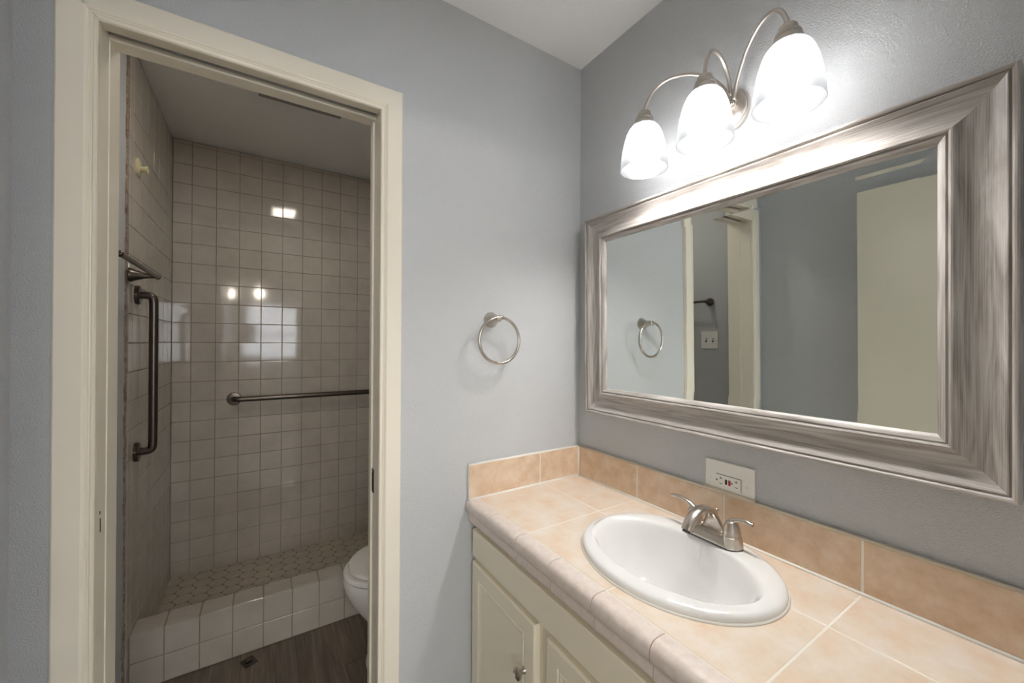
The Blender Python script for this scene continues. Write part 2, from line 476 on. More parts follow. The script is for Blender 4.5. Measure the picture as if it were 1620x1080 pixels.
# the open door resting by the left wall, seen in the mirror
DXF = -1.415
d2 = root('door_2', (DXF, -1.24, 0)); tag(d2, 'cream flat slab door standing open along the left wall', 'door', kind='structure')
bm = bmesh.new(); box(bm, DXF-.035, DXF, -1.24, -.482, .012, 2.035, .0025)
child_at(mesh_obj('door_panel', bm, M['doorpaint'], d2), d2)
bm = bmesh.new(); KY, KZ = -.520, .895
lathe(bm, [(.030, 0), (.031, .004), (.026, .008), (.012, .010), (.011, .030), (.018, .038), (.027, .048), (.029, .058), (.025, .068), (.012, .073)], (DXF, KY, KZ), 'x', 32)
child_at(mesh_obj('door_knob', bm, M['darkmetal'], d2, smooth=40), d2)

# casing of the doorway behind the camera
c3 = root('trim_4', ((DX0+DX1)/2, YF, 0)); tag(c3, 'cream casing around the doorway behind the camera', 'door casing', kind='structure')
for nm, a in (('casing_leg', ((DX0, YF, 0), (DX0-.06, YF, 0), (DX0, YF, DH), (DX0-.06, YF, DH+.06))),
              ('casing_leg', ((DX1, YF, 0), (DX1+.06, YF, 0), (DX1, YF, DH), (DX1+.06, YF, DH+.06))),
              ('casing_head', ((DX0, YF, DH), (DX0-.06, YF, DH+.06), (DX1, YF, DH), (DX1+.06, YF, DH+.06)))):
    bm = bmesh.new(); sweep(bm, *a, (0, 1, 0), [(t*.06/CW, h) for t, h in prof], .06)
    child_at(mesh_obj(nm, bm, M['cream'], c3, smooth=25), c3)

# bedroom behind the camera: its middle window is what shines back from the tiles
BX0, BX1, BY0, BY1 = -3.0, 1.0, -4.6, YF-.12
WINS = ((-2.80, -1.62, .70, 2.20), (-1.34, -.38, .98, 2.04), (-.05, .70, .80, 2.10))  # first and last are unseen windows, added to send fill light through the doorway
bm = bmesh.new()
xw = BX0
for a in WINS:
    box(bm, xw, a[0], BY0-.12, BY0, 0, CZ); box(bm, a[0], a[1], BY0-.12, BY0, 0, a[2]); box(bm, a[0], a[1], BY0-.12, BY0, a[3], CZ); xw = a[1]
box(bm, xw, BX1, BY0-.12, BY0, 0, CZ)
struct('wall_bedroom_window', bm, M['bedwall'], 'bedroom wall with a window, far behind the camera', 'wall')
bm = bmesh.new(); box(bm, BX0-.1, BX0, BY0-.12, BY1, 0, CZ)
struct('wall_bedroom_left', bm, M['bedwall'], 'left wall of the bedroom behind the camera', 'wall')
bm = bmesh.new(); box(bm, BX1, BX1+.1, BY0-.12, BY1, 0, CZ)
struct('wall_bedroom_right', bm, M['bedwall'], 'right wall of the bedroom behind the camera', 'wall')
bm = bmesh.new(); box(bm, BX0, XL, BY1-.02, BY1, 0, CZ); box(bm, .0, BX1, BY1-.02, BY1, 0, CZ)
struct('wall_bedroom_front', bm, M['bedwall'], 'bedroom side of the doorway wall', 'wall')
bm = bmesh.new(); box(bm, BX0, BX1, BY0-.12, BY1, -.05, 0)
struct('floor_bedroom', bm, M['carpet'], 'beige bedroom carpet behind the camera', 'floor')
bm = bmesh.new(); box(bm, BX0, BX1, BY0-.12, BY1, CZ, CZ+.1)
struct('ceiling_bedroom', bm, M['ceiling'], 'white bedroom ceiling behind the camera', 'ceiling')
for k, (WX0, WX1, WZ0, WZ1) in enumerate(WINS):
    w = root('window_%d' % (k+1), ((WX0+WX1)/2, BY0-.06, WZ0))
    tag(w, ('added left fill-light', 'middle', 'added right fill-light')[k] + ' white framed bedroom window behind the camera', 'window', kind='structure')
    bm = bmesh.new(); zm = (WZ0+WZ1)/2
    for a in ((WX0, WX0+.04, WZ0, WZ1), (WX1-.04, WX1, WZ0, WZ1), (WX0, WX1, WZ0, WZ0+.04), (WX0, WX1, WZ1-.04, WZ1), (WX0, WX1, zm-.02, zm+.02)):
        box(bm, a[0], a[1], BY0-.09, BY0-.04, a[2], a[3])
    child_at(mesh_obj('window_frame', bm, M['winframe'], w), w)
    bm = bmesh.new(); box(bm, WX0+.04, WX1-.04, BY0-.067, BY0-.063, WZ0+.04, WZ1-.04)
    child_at(mesh_obj('window_pane', bm, M['glass'], w), w)
fl = root('ceiling_light', (-1.31, -3.0, CZ)); tag(fl, 'bedroom ceiling light with two small glowing globes behind the camera', 'ceiling light')
bm = bmesh.new(); lathe(bm, [(.07, 0), (.07, -.02), (.02, -.03), (.012, -.04), (.012, -.30), (.03, -.31), (.03, -.33)], (0, 0, 0), 'z', 24)
tube(bm, [Vector((-.20, 0, -.32)), Vector((.20, 0, -.32))], .01, 10)
mesh_obj('stem', bm, M['nickel_s'], fl, smooth=40)
for sx in (-.19, .19):
    bm = bmesh.new(); ball(bm, (sx, 0, -.385), .055)
    mesh_obj('globe', bm, M['bedbulb'], fl, smooth=True)

# ------------------------------------------------------------------ mirror
MT = math.radians(-.75)
MY0, MY1, MH, FW = -1.104, -.070, .734, .097
mir = root('wall_mirror', (-.004, (MY0+MY1)/2, 1.066), (0, MT, 0))
tag(mir, 'large rectangular mirror with whitewashed wood frame above the tiled counter', 'mirror')
hw = (MY1-MY0)/2
# t from the inner edge outwards, h off the wall
fp = [(0, .004), (0, .013), (.003, .017), (.008, .021), (.0115, .0225), (.0125, .0205), (.0150, .0205), (.0160, .0255), (.019, .0275), (.022, .0270),
      (.026, .0232), (.032, .0195), (.040, .0165), (.050, .0150), (.060, .0158), (.070, .0188), (.078, .0230), (.083, .0262), (.0845, .0262), (.0855, .0235), (.0875, .0235), (.0885, .0275), (.091, .0300), (.094, .0305), (.0965, .0290), (FW, .0265), (FW, 0)]
I = {'a': (0, -hw+FW, FW), 'b': (0, hw-FW, FW), 'c': (0, hw-FW, MH-FW), 'd': (0, -hw+FW, MH-FW)}
O = {'a': (0, -hw, 0), 'b': (0, hw, 0), 'c': (0, hw, MH), 'd': (0, -hw, MH)}
for nm, p, q in (('frame_bottom_rail', 'a', 'b'), ('frame_stile', 'b', 'c'), ('frame_top_rail', 'c', 'd'), ('frame_stile', 'd', 'a')):
    bm = bmesh.new(); sweep(bm, I[p], O[p], I[q], O[q], (-1, 0, 0), fp, FW)
    mesh_obj(nm, bm, M['frame'], mir, smooth=30)
bm = bmesh.new()                                        # glass with a bevelled border
gx = -.0095; bw = .024; ga = .026*bw
o_ = [(-hw+FW-.004, FW-.004), (hw-FW+.004, FW-.004), (hw-FW+.004, MH-FW+.004), (-hw+FW-.004, MH-FW+.004)]
i_ = [(-hw+FW+bw, FW+bw), (hw-FW-bw, FW+bw), (hw-FW-bw, MH-FW-bw), (-hw+FW+bw, MH-FW-bw)]
vo = [bm.verts.new((gx-ga*1.17, y, z)) for y, z in o_]; vi = [bm.verts.new((gx, y, z)) for y, z in i_]
vb = [bm.verts.new((gx+.006, y, z)) for y, z in o_]
bm.faces.new(vi); bm.faces.new(vb[::-1])
for k in range(4):
    bm.faces.new((vo[k], vo[(k+1) % 4], vi[(k+1) % 4], vi[k])); bm.faces.new((vb[k], vb[(k+1) % 4], vo[(k+1) % 4], vo[k]))
mesh_obj('mirror_glass', bm, M['mirror'], mir)
bm = bmesh.new(); box(bm, -.0028, -.0008, -hw+.02, hw-.02, .02, MH-.02)
mesh_obj('backing_board', bm, M['raw'], mir)

# ------------------------------------------------------------------ vanity light
LB = Vector((0, -.622, 1.967))
vl = root('vanity_light', LB); tag(vl, 'nickel three-arm vanity light with frosted bell shades above the mirror', 'wall light')
bm = bmesh.new()
lathe(bm, [(.0385, 0), (.0385, -.004), (.0365, -.009), (.0345, -.010), (.0335, -.014), (.028, -.018), (.014, -.021)], (0, 0, 0), 'x', 48, 1, 1.42)
mesh_obj('back_plate', bm, M['nickel_s'], vl, smooth=35)
for dy, dz in ((.016, .032), (-.006, .004)):
    bm = bmesh.new(); lathe(bm, [(.006, -.012), (.0055, -.020), (.009, -.024), (.0105, -.030), (.009, -.036), (.004, -.039)], (0, dy, dz), 'x', 24)
    mesh_obj('finial', bm, M['nickel'], vl, smooth=45)
SX, SZ = -.140, 1.842-LB.z
for k, sy in enumerate((.192, .004, -.184)):
    if k == 1: path = bez((-.018, .004, .030), (-.030, .004, .145), (-.138, sy, .165), (SX, sy, SZ+.168))
    else:
        s = 1 if k == 0 else -1
        path = bez((-.026, s*.004-.004, .008), (-.026, s*.02, .135), (SX+.004, sy-s*.02, .175), (SX, sy, SZ+.168))
    bm = bmesh.new(); tube(bm, path, .0048, 14)
    arm = mesh_obj('arm', bm, M['nickel_s'], vl, smooth=True)
    bm = bmesh.new()
    lathe(bm, [(.004, .172), (.013, .171), (.0175, .167), (.019, .160), (.019, .157), (.0225, .155), (.0255, .150), (.026, .146), (.025, .143), (.0275, .141), (.0295, .136), (.0305, .128), (.0295, .124), (.020, .122)], (SX, sy, SZ), 'z', 36)
    mesh_obj('socket_cup', bm, M['nickel_s'], vl, smooth=40)
    ov = [(.0275, .131), (.036, .1265), (.0435, .117), (.0495, .104), (.0545, .088), (.0590, .070), (.0625, .050), (.0650, .028), (.0665, .008), (.0672, 0)]
    bm = bmesh.new(); lathe(bm, ov+[(.0672, -.0010), (.0664, -.0018), (.0654, -.0014)], (SX, sy, SZ), 'z', 64, cap0=False, cap1=False)
    mesh_obj('shade', bm, M['shade'], vl, smooth=True)
    bm = bmesh.new()
    lathe(bm, [(.036*math.sin(a), .065-.036*math.cos(a)) for a in [.06+.13*q for q in range(20)]], (SX, sy, SZ), 'z', 40)
    bu = mesh_obj('bulb', bm, M['bulb'], vl, smooth=True)
    bm = bmesh.new(); lathe(bm, [(.0195, .0965), (.0155, .102), (.0135, .107), (.0135, .122)], (SX, sy, SZ), 'z', 24)
    mesh_obj('bulb_base', bm, M['bulbneck'], bu, smooth=40)

# ------------------------------------------------------------------ vanity cabinet
CE = YF+.002                                            # far end of cabinet and counter
cab = root('vanity_cabinet', (-.235, (CE)/2, 0)); tag(cab, 'cream painted vanity cabinet with panel doors under the tiled counter', 'cabinet')
FX = -.470
bm = bmesh.new(); box(bm, FX, FX+.019, CE, -.004, .10, .726); box(bm, FX+.06, FX+.075, CE, -.004, 0.001, .10)
box(bm, FX+.019, -.004, -.022, -.004, .10, .726); box(bm, FX+.019, -.004, CE, CE+.018, .10, .726)
box(bm, -.012, -.004, CE+.018, -.022, .10, .726); box(bm, FX+.019, -.012, CE+.018, -.022, .10, .118)
child_at(mesh_obj('carcass', bm, M['cabinet'], cab), cab)
bm = bmesh.new(); box(bm, FX-.019, FX-.0005, -.96, -.018, .618, .706, .003)
child_at(mesh_obj('false_drawer_front', bm, M['cabinet'], cab), cab)
bm = bmesh.new(); box(bm, FX-.019, FX-.0005, CE+.01, -.985, .618, .706, .003)
child_at(mesh_obj('false_drawer_front', bm, M['cabinet'], cab), cab)
def panel_door(y0, y1, z0, z1):
    """slab with a routed rectangle, front at FX-.019"""
    bm = bmesh.new(); xf = FX-.019
    ins = [(0, .0005-.019+.019), (0, .014), (.002, .0175), (.005, .019), (.044, .019), (.047, .0165), (.050, .0165), (.053, .0185), (.062, .0165), (.075, .0162)]
    rings = []
    for i, h in ins:
        rings.append([bm.verts.new((FX-h, y, z)) for y, z in ((y0+i, z0+i), (y1-i, z0+i), (y1-i, z1-i), (y0+i, z1-i))])
    for a, b_ in zip(rings, rings[1:]):
        for k in range(4): bm.faces.new((a[k], a[(k+1) % 4], b_[(k+1) % 4], b_[k]))
    bm.faces.new(rings[-1]); bm.faces.new(rings[0][::-1])
    return bm
for y0, y1, ky in ((-.374, -.016, -.330), (-.790, -.424, -.745), (-1.205, -.84, -1.16)):
    d = child_at(mesh_obj('door', panel_door(y0, y1, .13, .598), M['cabinet'], cab), cab)
    bm = bmesh.new(); lathe(bm, [(.009, 0), (.008, -.004), (.0055, -.010), (.006, -.014), (.013, -.018), (.0155, -.022), (.015, -.026), (.010, -.029), (.0095, -.028), (.004, -.030)], (FX-.0185, ky, .452), 'x', 28)
    k_ = mesh_obj('knob', bm, M['nickel'], d, smooth=40)
    hy = y1 if y1 < -.2 else None
    if hy is not None:
        bm = bmesh.new(); box(bm, FX-.004, FX-.0002, hy+.004, hy+.007, .452, .480)
        mesh_obj('hinge', bm, M['darkmetal'], d)

# ------------------------------------------------------------------ tiled countertop
top = root('countertop', (-.25, CE/2, .73)); tag(top, 'peach tiled vanity countertop with rounded edge tiles and low backsplash', 'countertop')
SC = Vector((-.232, -.597))                             # sink centre
CTZ = .800
bm = bmesh.new()
ys = [CE, -1.193, -.896, -.599, -.302, -.008]; xs = [-.462, -.188, -.010]
tiles(bm, (0, 0, CTZ-.010), (1, 0, 0), (0, 1, 0), (0, 0, 1), xs, ys, .0037, .010, .0012, .0004, gz=.93)
box(bm, -.462, -.003, CE, -.002, .727, CTZ-.0012, mat=1)
deck = child_at(mesh_obj('tile_deck', bm, [M['stone'], M['lightgrout']], top), top)
# hole for the basin
bm = bmesh.new(); lathe(bm, [(1, .70), (1, .86)], (SC.x, SC.y, 0), 'z', 64, .180, .220)
cut = mesh_obj('cutter', bm, M['lightgrout'])
md = deck.modifiers.new('hole', 'BOOLEAN'); md.operation = 'DIFFERENCE'; md.object = cut; md.solver = 'EXACT'; md.use_self = True
bpy.context.view_layer.update()
ev = deck.evaluated_get(bpy.context.evaluated_depsgraph_get())
newme = bpy.data.meshes.new_from_object(ev)
deck.modifiers.clear(); deck.data = newme
bpy.data.objects.remove(cut)
# bullnose edge
bn = [(-.4635, .727), (-.4935, .727), (-.4965, .731), (-.4975, .738), (-.4965, .752), (-.4962, .757), (-.4985, .760), (-.5030, .763), (-.5065, .770), (-.5078, .778), (-.5068, .787), (-.503, .7945), (-.496, .7995), (-.487, .8015), (-.475, .8015), (-.4635, .8005)]
bm = bmesh.new()
jo = [-.002]; yj = -.155
while yj > CE: jo.append(yj); yj -= .1475
jo.append(CE)
for a, b_ in zip(jo, jo[1:]):
    y0, y1 = a-.0011, b_+.0011
    A = [bm.verts.new((x_, y0, z_)) for x_, z_ in bn]; B = [bm.verts.new((x_, y1, z_)) for x_, z_ in bn]
    for k in range(len(bn)): bm.faces.new((A[k], A[(k+1) % len(bn)], B[(k+1) % len(bn)], B[k]))
    bm.faces.new(A); bm.faces.new(B[::-1])
child_at(mesh_obj('edge_tiles', bm, M['edge'], top, smooth=50), top)
bm = bmesh.new()
A = [bm.verts.new((min(x_*.985-.0062, -.4632), -.0025, .764+(z_-.764)*.965)) for x_, z_ in bn]; B = [bm.verts.new((v.co.x, CE+.001, v.co.z)) for v in A]
for k in range(len(bn)): bm.faces.new((A[k], A[(k+1) % len(bn)], B[(k+1) % len(bn)], B[k]))
bm.faces.new(A); bm.faces.new(B[::-1])
child_at(mesh_obj('edge_grout', bm, M['edgegrout'], top), top)
# backsplash
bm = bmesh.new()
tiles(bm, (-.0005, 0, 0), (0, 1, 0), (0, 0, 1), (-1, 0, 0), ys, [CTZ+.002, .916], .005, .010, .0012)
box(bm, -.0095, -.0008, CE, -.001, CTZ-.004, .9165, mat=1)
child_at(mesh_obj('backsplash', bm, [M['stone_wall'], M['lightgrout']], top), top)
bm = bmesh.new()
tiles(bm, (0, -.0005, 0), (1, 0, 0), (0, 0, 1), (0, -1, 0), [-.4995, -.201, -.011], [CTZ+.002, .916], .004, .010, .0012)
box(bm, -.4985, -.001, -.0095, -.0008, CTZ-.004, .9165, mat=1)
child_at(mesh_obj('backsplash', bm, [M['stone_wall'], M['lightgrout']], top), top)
def bead(pts, r, mat):
    bm = bmesh.new(); tube(bm, [Vector(p) for p in pts], r, 8)
    return child_at(mesh_obj('caulk_bead', bm, mat, top, smooth=True), top)
bead(((-.012, CE, CTZ+.001), (-.012, -.012, CTZ+.001)), .0042, M['caulk'])
bead(((-.498, -.0115, CTZ+.001), (-.012, -.0115, CTZ+.001)), .0045, M['caulk'])
bead(((-.0115, -.0115, CTZ), (-.0115, -.0115, .914)), .0042, M['caulk'])
bead(((-.007, CE, .9165), (-.007, -.007, .9165)), .0040, M['tancaulk'])
bead(((-.499, -.006, .9165), (-.007, -.006, .9165)), .0042, M['caulk'])

# ------------------------------------------------------------------ sink
sk = root('sink', (SC.x, SC.y, CTZ)); tag(sk, 'white oval drop-in porcelain sink set in the peach tiled counter', 'sink')
bm = bmesh.new(); NS = 96; rings = []
ea, eb = .200, .239                                     # outer rim half sizes
bc = Vector((-.016, .004)); ba, bb = .136, .203         # bowl opening
def ring(f, z, cx_=0., cy_=0., a=ea, b_=eb):
    rings.append([bm.verts.new((cx_+a*f*math.cos(2*PI*k/NS), cy_+b_*f*math.sin(2*PI*k/NS), z)) for k in range(NS)])
ring(.982, .0005); ring(.998, .0025); ring(1.0, .006); ring(.998, .0105); ring(.988, .0145); ring(.968, .0175); ring(.94, .0192); ring(.90, .0200)
for t, z in ((.30, .0202), (.62, .0200), (.86, .0190)):
    a_ = ea*.90*(1-t)+ba*1.03*t; b2 = eb*.90*(1-t)+bb*1.03*t
    ring(1, z, bc.x*t, bc.y*t, a_, b2)
for f, z in ((1.025, .0165), (1.0, .0115), (.972, .002), (.94, -.012), (.89, -.034), (.82, -.062), (.70, -.092), (.52, -.118), (.32, -.131), (.17, -.1355)):
    s = 1 if f > .3 else 1
    ring(1, z, bc.x + (1-f)*.012, bc.y, ba*f if f > .2 else .026, bb*f if f > .2 else .026)
for a, b_ in zip(rings, rings[1:]):
    for k in range(NS): bm.faces.new((a[k], a[(k+1) % NS], b_[(k+1) % NS], b_[k]))
# underside shell
n_in = len(rings)
under = []
for f, z in ((.170, -.145), (.52, -.130), (.85, -.085), (1.02, -.03), (1.06, .000)):
    under.append([bm.verts.new((bc.x+ba*f*1.06*math.cos(2*PI*k/NS), bc.y+bb*f*1.04*math.sin(2*PI*k/NS), z)) for k in range(NS)])
seqs = [rings[-1]]+under+[rings[0]]
for a, b_ in zip(seqs, seqs[1:]):
    for k in range(NS): bm.faces.new((a[k], a[(k+1) % NS], b_[(k+1) % NS], b_[k]))
mesh_obj('basin', bm, M['porcelain'], sk, smooth=True)
bm = bmesh.new(); lathe(bm, [(.025, -.135), (.025, -.1335), (.022, -.132), (.014, -.132), (.013, -.130), (.003, -.129)], (bc.x+.010, bc.y, 0), 'z', 32)
mesh_obj('drain', bm, M['nickel'], sk, smooth=40)
bm = bmesh.new(); tube(bm, [Vector((ea*1.0*math.cos(2*PI*k/NS), eb*1.0*math.sin(2*PI*k/NS), .0012)) for k in range(NS+1)], .0035, 8)
mesh_obj('caulk_bead', bm, M['caulk'], sk, smooth=True)

# ------------------------------------------------------------------ faucet
FC = Vector((-.088, -.613, CTZ+.0212)); fa = root('faucet', FC); tag(fa, 'brushed nickel two-handle faucet with arched spout behind the oval sink', 'faucet')
bm = bmesh.new()                                        # oblong foot with a raised middle
NB = 64; rr = []
def obl(hl, r, z):
    pts = []
    for k in range(NB):
        a = 2*PI*k/NB; cx_, cy_ = r*math.cos(a), r*math.sin(a)
        pts.append(bm.verts.new((cx_, cy_ + (hl if cy_ >= 0 else -hl), z)))
    rr.append(pts)
for hl, r, z in ((.049, .0265, 0), (.049, .0265, .003), (.0485, .0255, .006), (.0475, .0235, .016), (.047, .0215, .024), (.046, .0195, .0275)): obl(hl, r, z)
for a, b_ in zip(rr, rr[1:]):
    for k in range(NB): bm.faces.new((a[k], a[(k+1) % NB], b_[(k+1) % NB], b_[k]))
bm.faces.new(rr[0][::-1]); bm.faces.new(rr[-1])
mesh_obj('base', bm, M['nickel'], fa, smooth=40)
bm = bmesh.new(); rr = []                              # thin dark gasket under the foot
for r_g, z_g in ((.0272, -.0018), (.0272, .0004)): obl(.0492, r_g, z_g)
for k in range(NB): bm.faces.new((rr[0][k], rr[0][(k+1) % NB], rr[1][(k+1) % NB], rr[1][k]))
bm.faces.new(rr[0][::-1]); bm.faces.new(rr[1])
mesh_obj('gasket', bm, M['black'], fa)
# spout: one body flaring into the foot, arching forward, narrowing to the tip
ctr = spline([(.006, 0, .020), (.005, 0, .034), (.000, 0, .056), (-.016, 0, .076), (-.046, 0, .085), (-.078, 0, .078), (-.102, 0, .060), (-.112, 0, .047)], 6)
n_c = len(ctr)
def lerp_keys(keys, t):
    for (t0, v0), (t1, v1) in zip(keys, keys[1:]):
        if t <= t1: return v0+(v1-v0)*(t-t0)/(t1-t0)
    return keys[-1][1]
wk = [(0, .040), (.07, .034), (.15, .0265), (.24, .0195), (.34, .0155), (.45, .0142), (.8, .0142), (1, .0135)]
tk_ = [(0, .0150), (.15, .0115), (.3, .0095), (.5, .0092), (.8, .0100), (1, .0102)]
bm = bmesh.new(); rs = []
for i_, c in enumerate(ctr):
    t = i_/(n_c-1); T = (ctr[min(i_+1, n_c-1)]-ctr[max(i_-1, 0)]).normalized()
    N = Vector((0, 1, 0)).cross(T).normalized(); a_, b2 = lerp_keys(wk, t), lerp_keys(tk_, t)
    rs.append([bm.verts.new(c + Vector((0, 1, 0))*a_*math.copysign(abs(math.cos(2*PI*k/28))**.85, math.cos(2*PI*k/28)) + N*b2*math.copysign(abs(math.sin(2*PI*k/28))**.85, math.sin(2*PI*k/28))) for k in range(28)])
for a, b_ in zip(rs, rs[1:]):
    for k in range(28): bm.faces.new((a[k], a[(k+1) % 28], b_[(k+1) % 28], b_[k]))
bm.faces.new(rs[0][::-1]); bm.faces.new(rs[-1])
mesh_obj('spout', bm, M['nickel'], fa, smooth=50)
tip = ctr[-1]; td = (ctr[-1]-ctr[-2]).normalized()
bm = bmesh.new(); tube(bm, [tip-td*.002, tip+td*.005], .0095, 20)
mesh_obj('aerator', bm, M['darkmetal'], fa, smooth=40)
for s, lp in ((1, [(0, .044, .050), (0, .055, .0635), (0, .076, .0725), (0, .100, .0755), (0, .120, .0725)]), (-1, [(0, -.044, .048), (0, -.052, .0625), (0, -.066, .0705), (0, -.084, .0735), (0, -.101, .0720)])):
    y0 = s*.0505
    bm = bmesh.new(); lathe(bm, [(.0262, .002), (.0255, .008), (.0238, .020), (.0226, .0268), (.0216, .0275), (.0212, .0285), (.0206, .036), (.0190, .045), (.0165, .054), (.0130, .0605), (.0080, .0645), (.002, .066)], (0, y0, 0), 'z', 40)
    hb = mesh_obj('handle', bm, M['nickel'], fa, smooth=40)
    lp = spline(lp, 8)
    bm = bmesh.new(); tube(bm, lp, [.0125-.0065*min(1, i/18) for i in range(len(lp))], 18, flat=(.8, 1.0))
    mesh_obj('lever', bm, M['nickel'], hb, smooth=50)
bm = bmesh.new(); tube(bm, [Vector((.021, 0, .02)), Vector((.021, 0, .066))], .0022, 10); ball(bm, (.021, 0, .069), .005)
mesh_obj('lift_rod', bm, M['nickel'], fa, smooth=50)

# ------------------------------------------------------------------ outlet
ou = root('outlet', (0, -.610, .960)); tag(ou, 'white wall outlet with red and black buttons above the backsplash', 'outlet')
bm = bmesh.new(); box(bm, -.0065, -.0005, -.0675, .0665, -.0400, .0425, .0025)
mesh_obj('cover_plate', bm, M['plate'], ou)
bm = bmesh.new(); box(bm, -.0078, -.003, -.0335, .0335, -.0280, .0055, .001)
rc = mesh_obj('receptacle_face', bm, M['plate'], ou)
bm = bmesh.new(); box(bm, -.0068, -.0060, -.0345, .0345, .0056, .0068); box(bm, -.0068, -.0060, -.0347, -.0336, -.0285, .0068)
mesh_obj('gap_line', bm, M['hole'], ou)
for cy_ in (.0205, -.0215):                             # T slot, plain slot, round ground
    bm = bmesh.new(); box(bm, -.0081, -.0070, cy_-.0040, cy_+.0040, -.0055, -.0040); box(bm, -.0081, -.0070, cy_-.0008, cy_+.0008, -.0043, -.0005)
    mesh_obj('slot', bm, M['hole'], rc)
    bm = bmesh.new(); box(bm, -.0081, -.0070, cy_-.0036, cy_+.0036, -.0195, -.0180)
    mesh_obj('slot', bm, M['hole'], rc)
    bm = bmesh.new(); ball(bm, (-.0074, cy_+.0115, -.0110), .0024, (.35, 1, 1), seg=14)
    mesh_obj('ground_hole', bm, M['hole'], rc)
bm = bmesh.new(); box(bm, -.0090, -.0070, .0030, .0085, -.0180, -.0045, .0006)
mesh_obj('test_button', bm, M['black'], rc)
bm = bmesh.new(); box(bm, -.0090, -.0070, -.0065, -.0005, -.0185, -.0045, .0006)
tag(mesh_obj('reset_button', bm, M['red'], rc), 'red reset button')
bm = bmesh.new(); ball(bm, (-.0077, .0335, -.0205), .0012, seg=10)
mesh_obj('indicator', bm, M['led'], rc)
for cy_ in (.051, -.049):
    bm = bmesh.new(); lathe(bm, [(.003, -.0060), (.003, -.0072), (.002, -.0076)], (0, cy_, -.011), 'x', 16)
    mesh_obj('screw', bm, M['plate'], ou, smooth=40)
bm = bmesh.new(); tube(bm, [Vector((-.007, -.070, -.040)), Vector((-.007, .068, -.038))], .0055, 8)
mesh_obj('caulk_bead', bm, M['tancaulk'], ou, smooth=True)

# ------------------------------------------------------------------ towel ring
RX, RZ = -.413, 1.408
tr_ = root('towel_ring', (RX, 0, RZ)); tag(tr_, 'brushed nickel towel ring on the grey wall beside the doorway', 'towel ring')
bm = bmesh.new(); lathe(bm, [(.0275, 0), (.0275, -.003), (.026, -.006), (.0205, -.016), (.0150, -.028), (.0110, -.040), (.0090, -.052), (.0085, -.060), (.003, -.062)], (0, 0, 0), 'y', 36)
mesh_obj('post', bm, M['nickel'], tr_, smooth=40)
bm = bmesh.new(); pv = Vector((.004, -.056, .006))
lathe(bm, [(.003, -.013), (.0068, -.012), (.0072, -.009), (.005, -.007), (.0075, -.004), (.0078, .004), (.005, .007), (.0072, .009), (.0068, .012), (.003, .013)], pv, 'x', 24)
mesh_obj('collar', bm, M['nickel'], tr_, smooth=40)
bm = bmesh.new(); RR = .0775
tube(bm, [pv + Vector((RR*math.sin(2*PI*k/72), 0, -RR+RR*math.cos(2*PI*k/72))) for k in range(73)], .0052, 14)
mesh_obj('ring', bm, M['nickel'], tr_, smooth=True)

# ------------------------------------------------------------------ things in the shower room
TZ = 1.572
tb = root('towel_bar', (XL, .555, TZ)); tag(tb, 'dark towel bar with flared posts on the left wall above the grab bar', 'towel bar')
BXo = .087
bm = bmesh.new(); tube(bm, [Vector((BXo, -.235, 0)), Vector((BXo, .240, 0))], .0075, 18)
mesh_obj('bar', bm, M['bronze'], tb, smooth=50)
for y in (-.238, .243):
    bm = bmesh.new(); ball(bm, (BXo, y, 0), .0095, (1, .9, 1)); mesh_obj('end_knob', bm, M['bronze'], tb, smooth=True)
for y in (-.232, .232):
    bm = bmesh.new(); lathe(bm, [(.026, 0 if y < 0 else .009), (.026, .013), (.024, .017), (.018, .030), (.012, .048), (.008, .066), (.0075, .084)], (0, y, 0), 'x', 32)
    mesh_obj('post', bm, M['bronze'], tb, smooth=40)

g1 = root('grab_bar', (XL+.009, .885, 1.20)); tag(g1, 'dark vertical grab bar on the left tiled wall', 'grab bar')
st = .052; zt, zb = 1.507-1.20, .893-1.20
pth = [Vector((.004, 0, zt)), Vector((.020, 0, zt))] + bez((.020, 0, zt), (st, 0, zt), (st, 0, zt-.006), (st, 0, zt-.045), 12) + bez((st, 0, zb+.045), (st, 0, zb+.006), (st, 0, zb), (.020, 0, zb), 12) + [Vector((.004, 0, zb))]
clean = [pth[0]]
for p in pth[1:]:
    if (p-clean[-1]).length > 1e-4: clean.append(p)
bm = bmesh.new(); tube(bm, clean, .0145, 20, upref=(0, 1, 0)); mesh_obj('tube', bm, M['bronze'], g1, smooth=50)
for z in (zt, zb):
    bm = bmesh.new(); lathe(bm, [(.037, 0), (.037, .010), (.034, .013), (.018, .014)], (0, 0, z), 'x', 36); mesh_obj('flange', bm, M['bronze'], g1, smooth=40)

g2 = root('grab_bar', (-.76, YB-.008, .993)); tag(g2, 'dark horizontal grab bar on the back tiled wall of the shower', 'grab bar')
x0, x1 = -1.221+.76, -.31+.76
pth = [Vector((x0, -.004, 0)), Vector((x0, -.018, 0))] + bez((x0, -.018, 0), (x0, -st, 0), (x0+.006, -st, 0), (x0+.045, -st, 0), 12) + bez((x1-.045, -st, 0), (x1-.006, -st, 0), (x1, -st, 0), (x1, -.018, 0), 12) + [Vector((x1, -.004, 0))]
clean = [pth[0]]
for p in pth[1:]:
    if (p-clean[-1]).length > 1e-4: clean.append(p)
bm = bmesh.new(); tube(bm, clean, .0150, 20, upref=(0, 0, 1)); mesh_obj('tube', bm, M['bronze'], g2, smooth=50)
for x in (x0, x1):
    bm = bmesh.new(); lathe(bm, [(.037, 0), (.037, -.008), (.034, -.012), (.018, -.014)], (x, 0, 0), 'y', 36); mesh_obj('flange', bm, M['bronze'], g2, smooth=40)

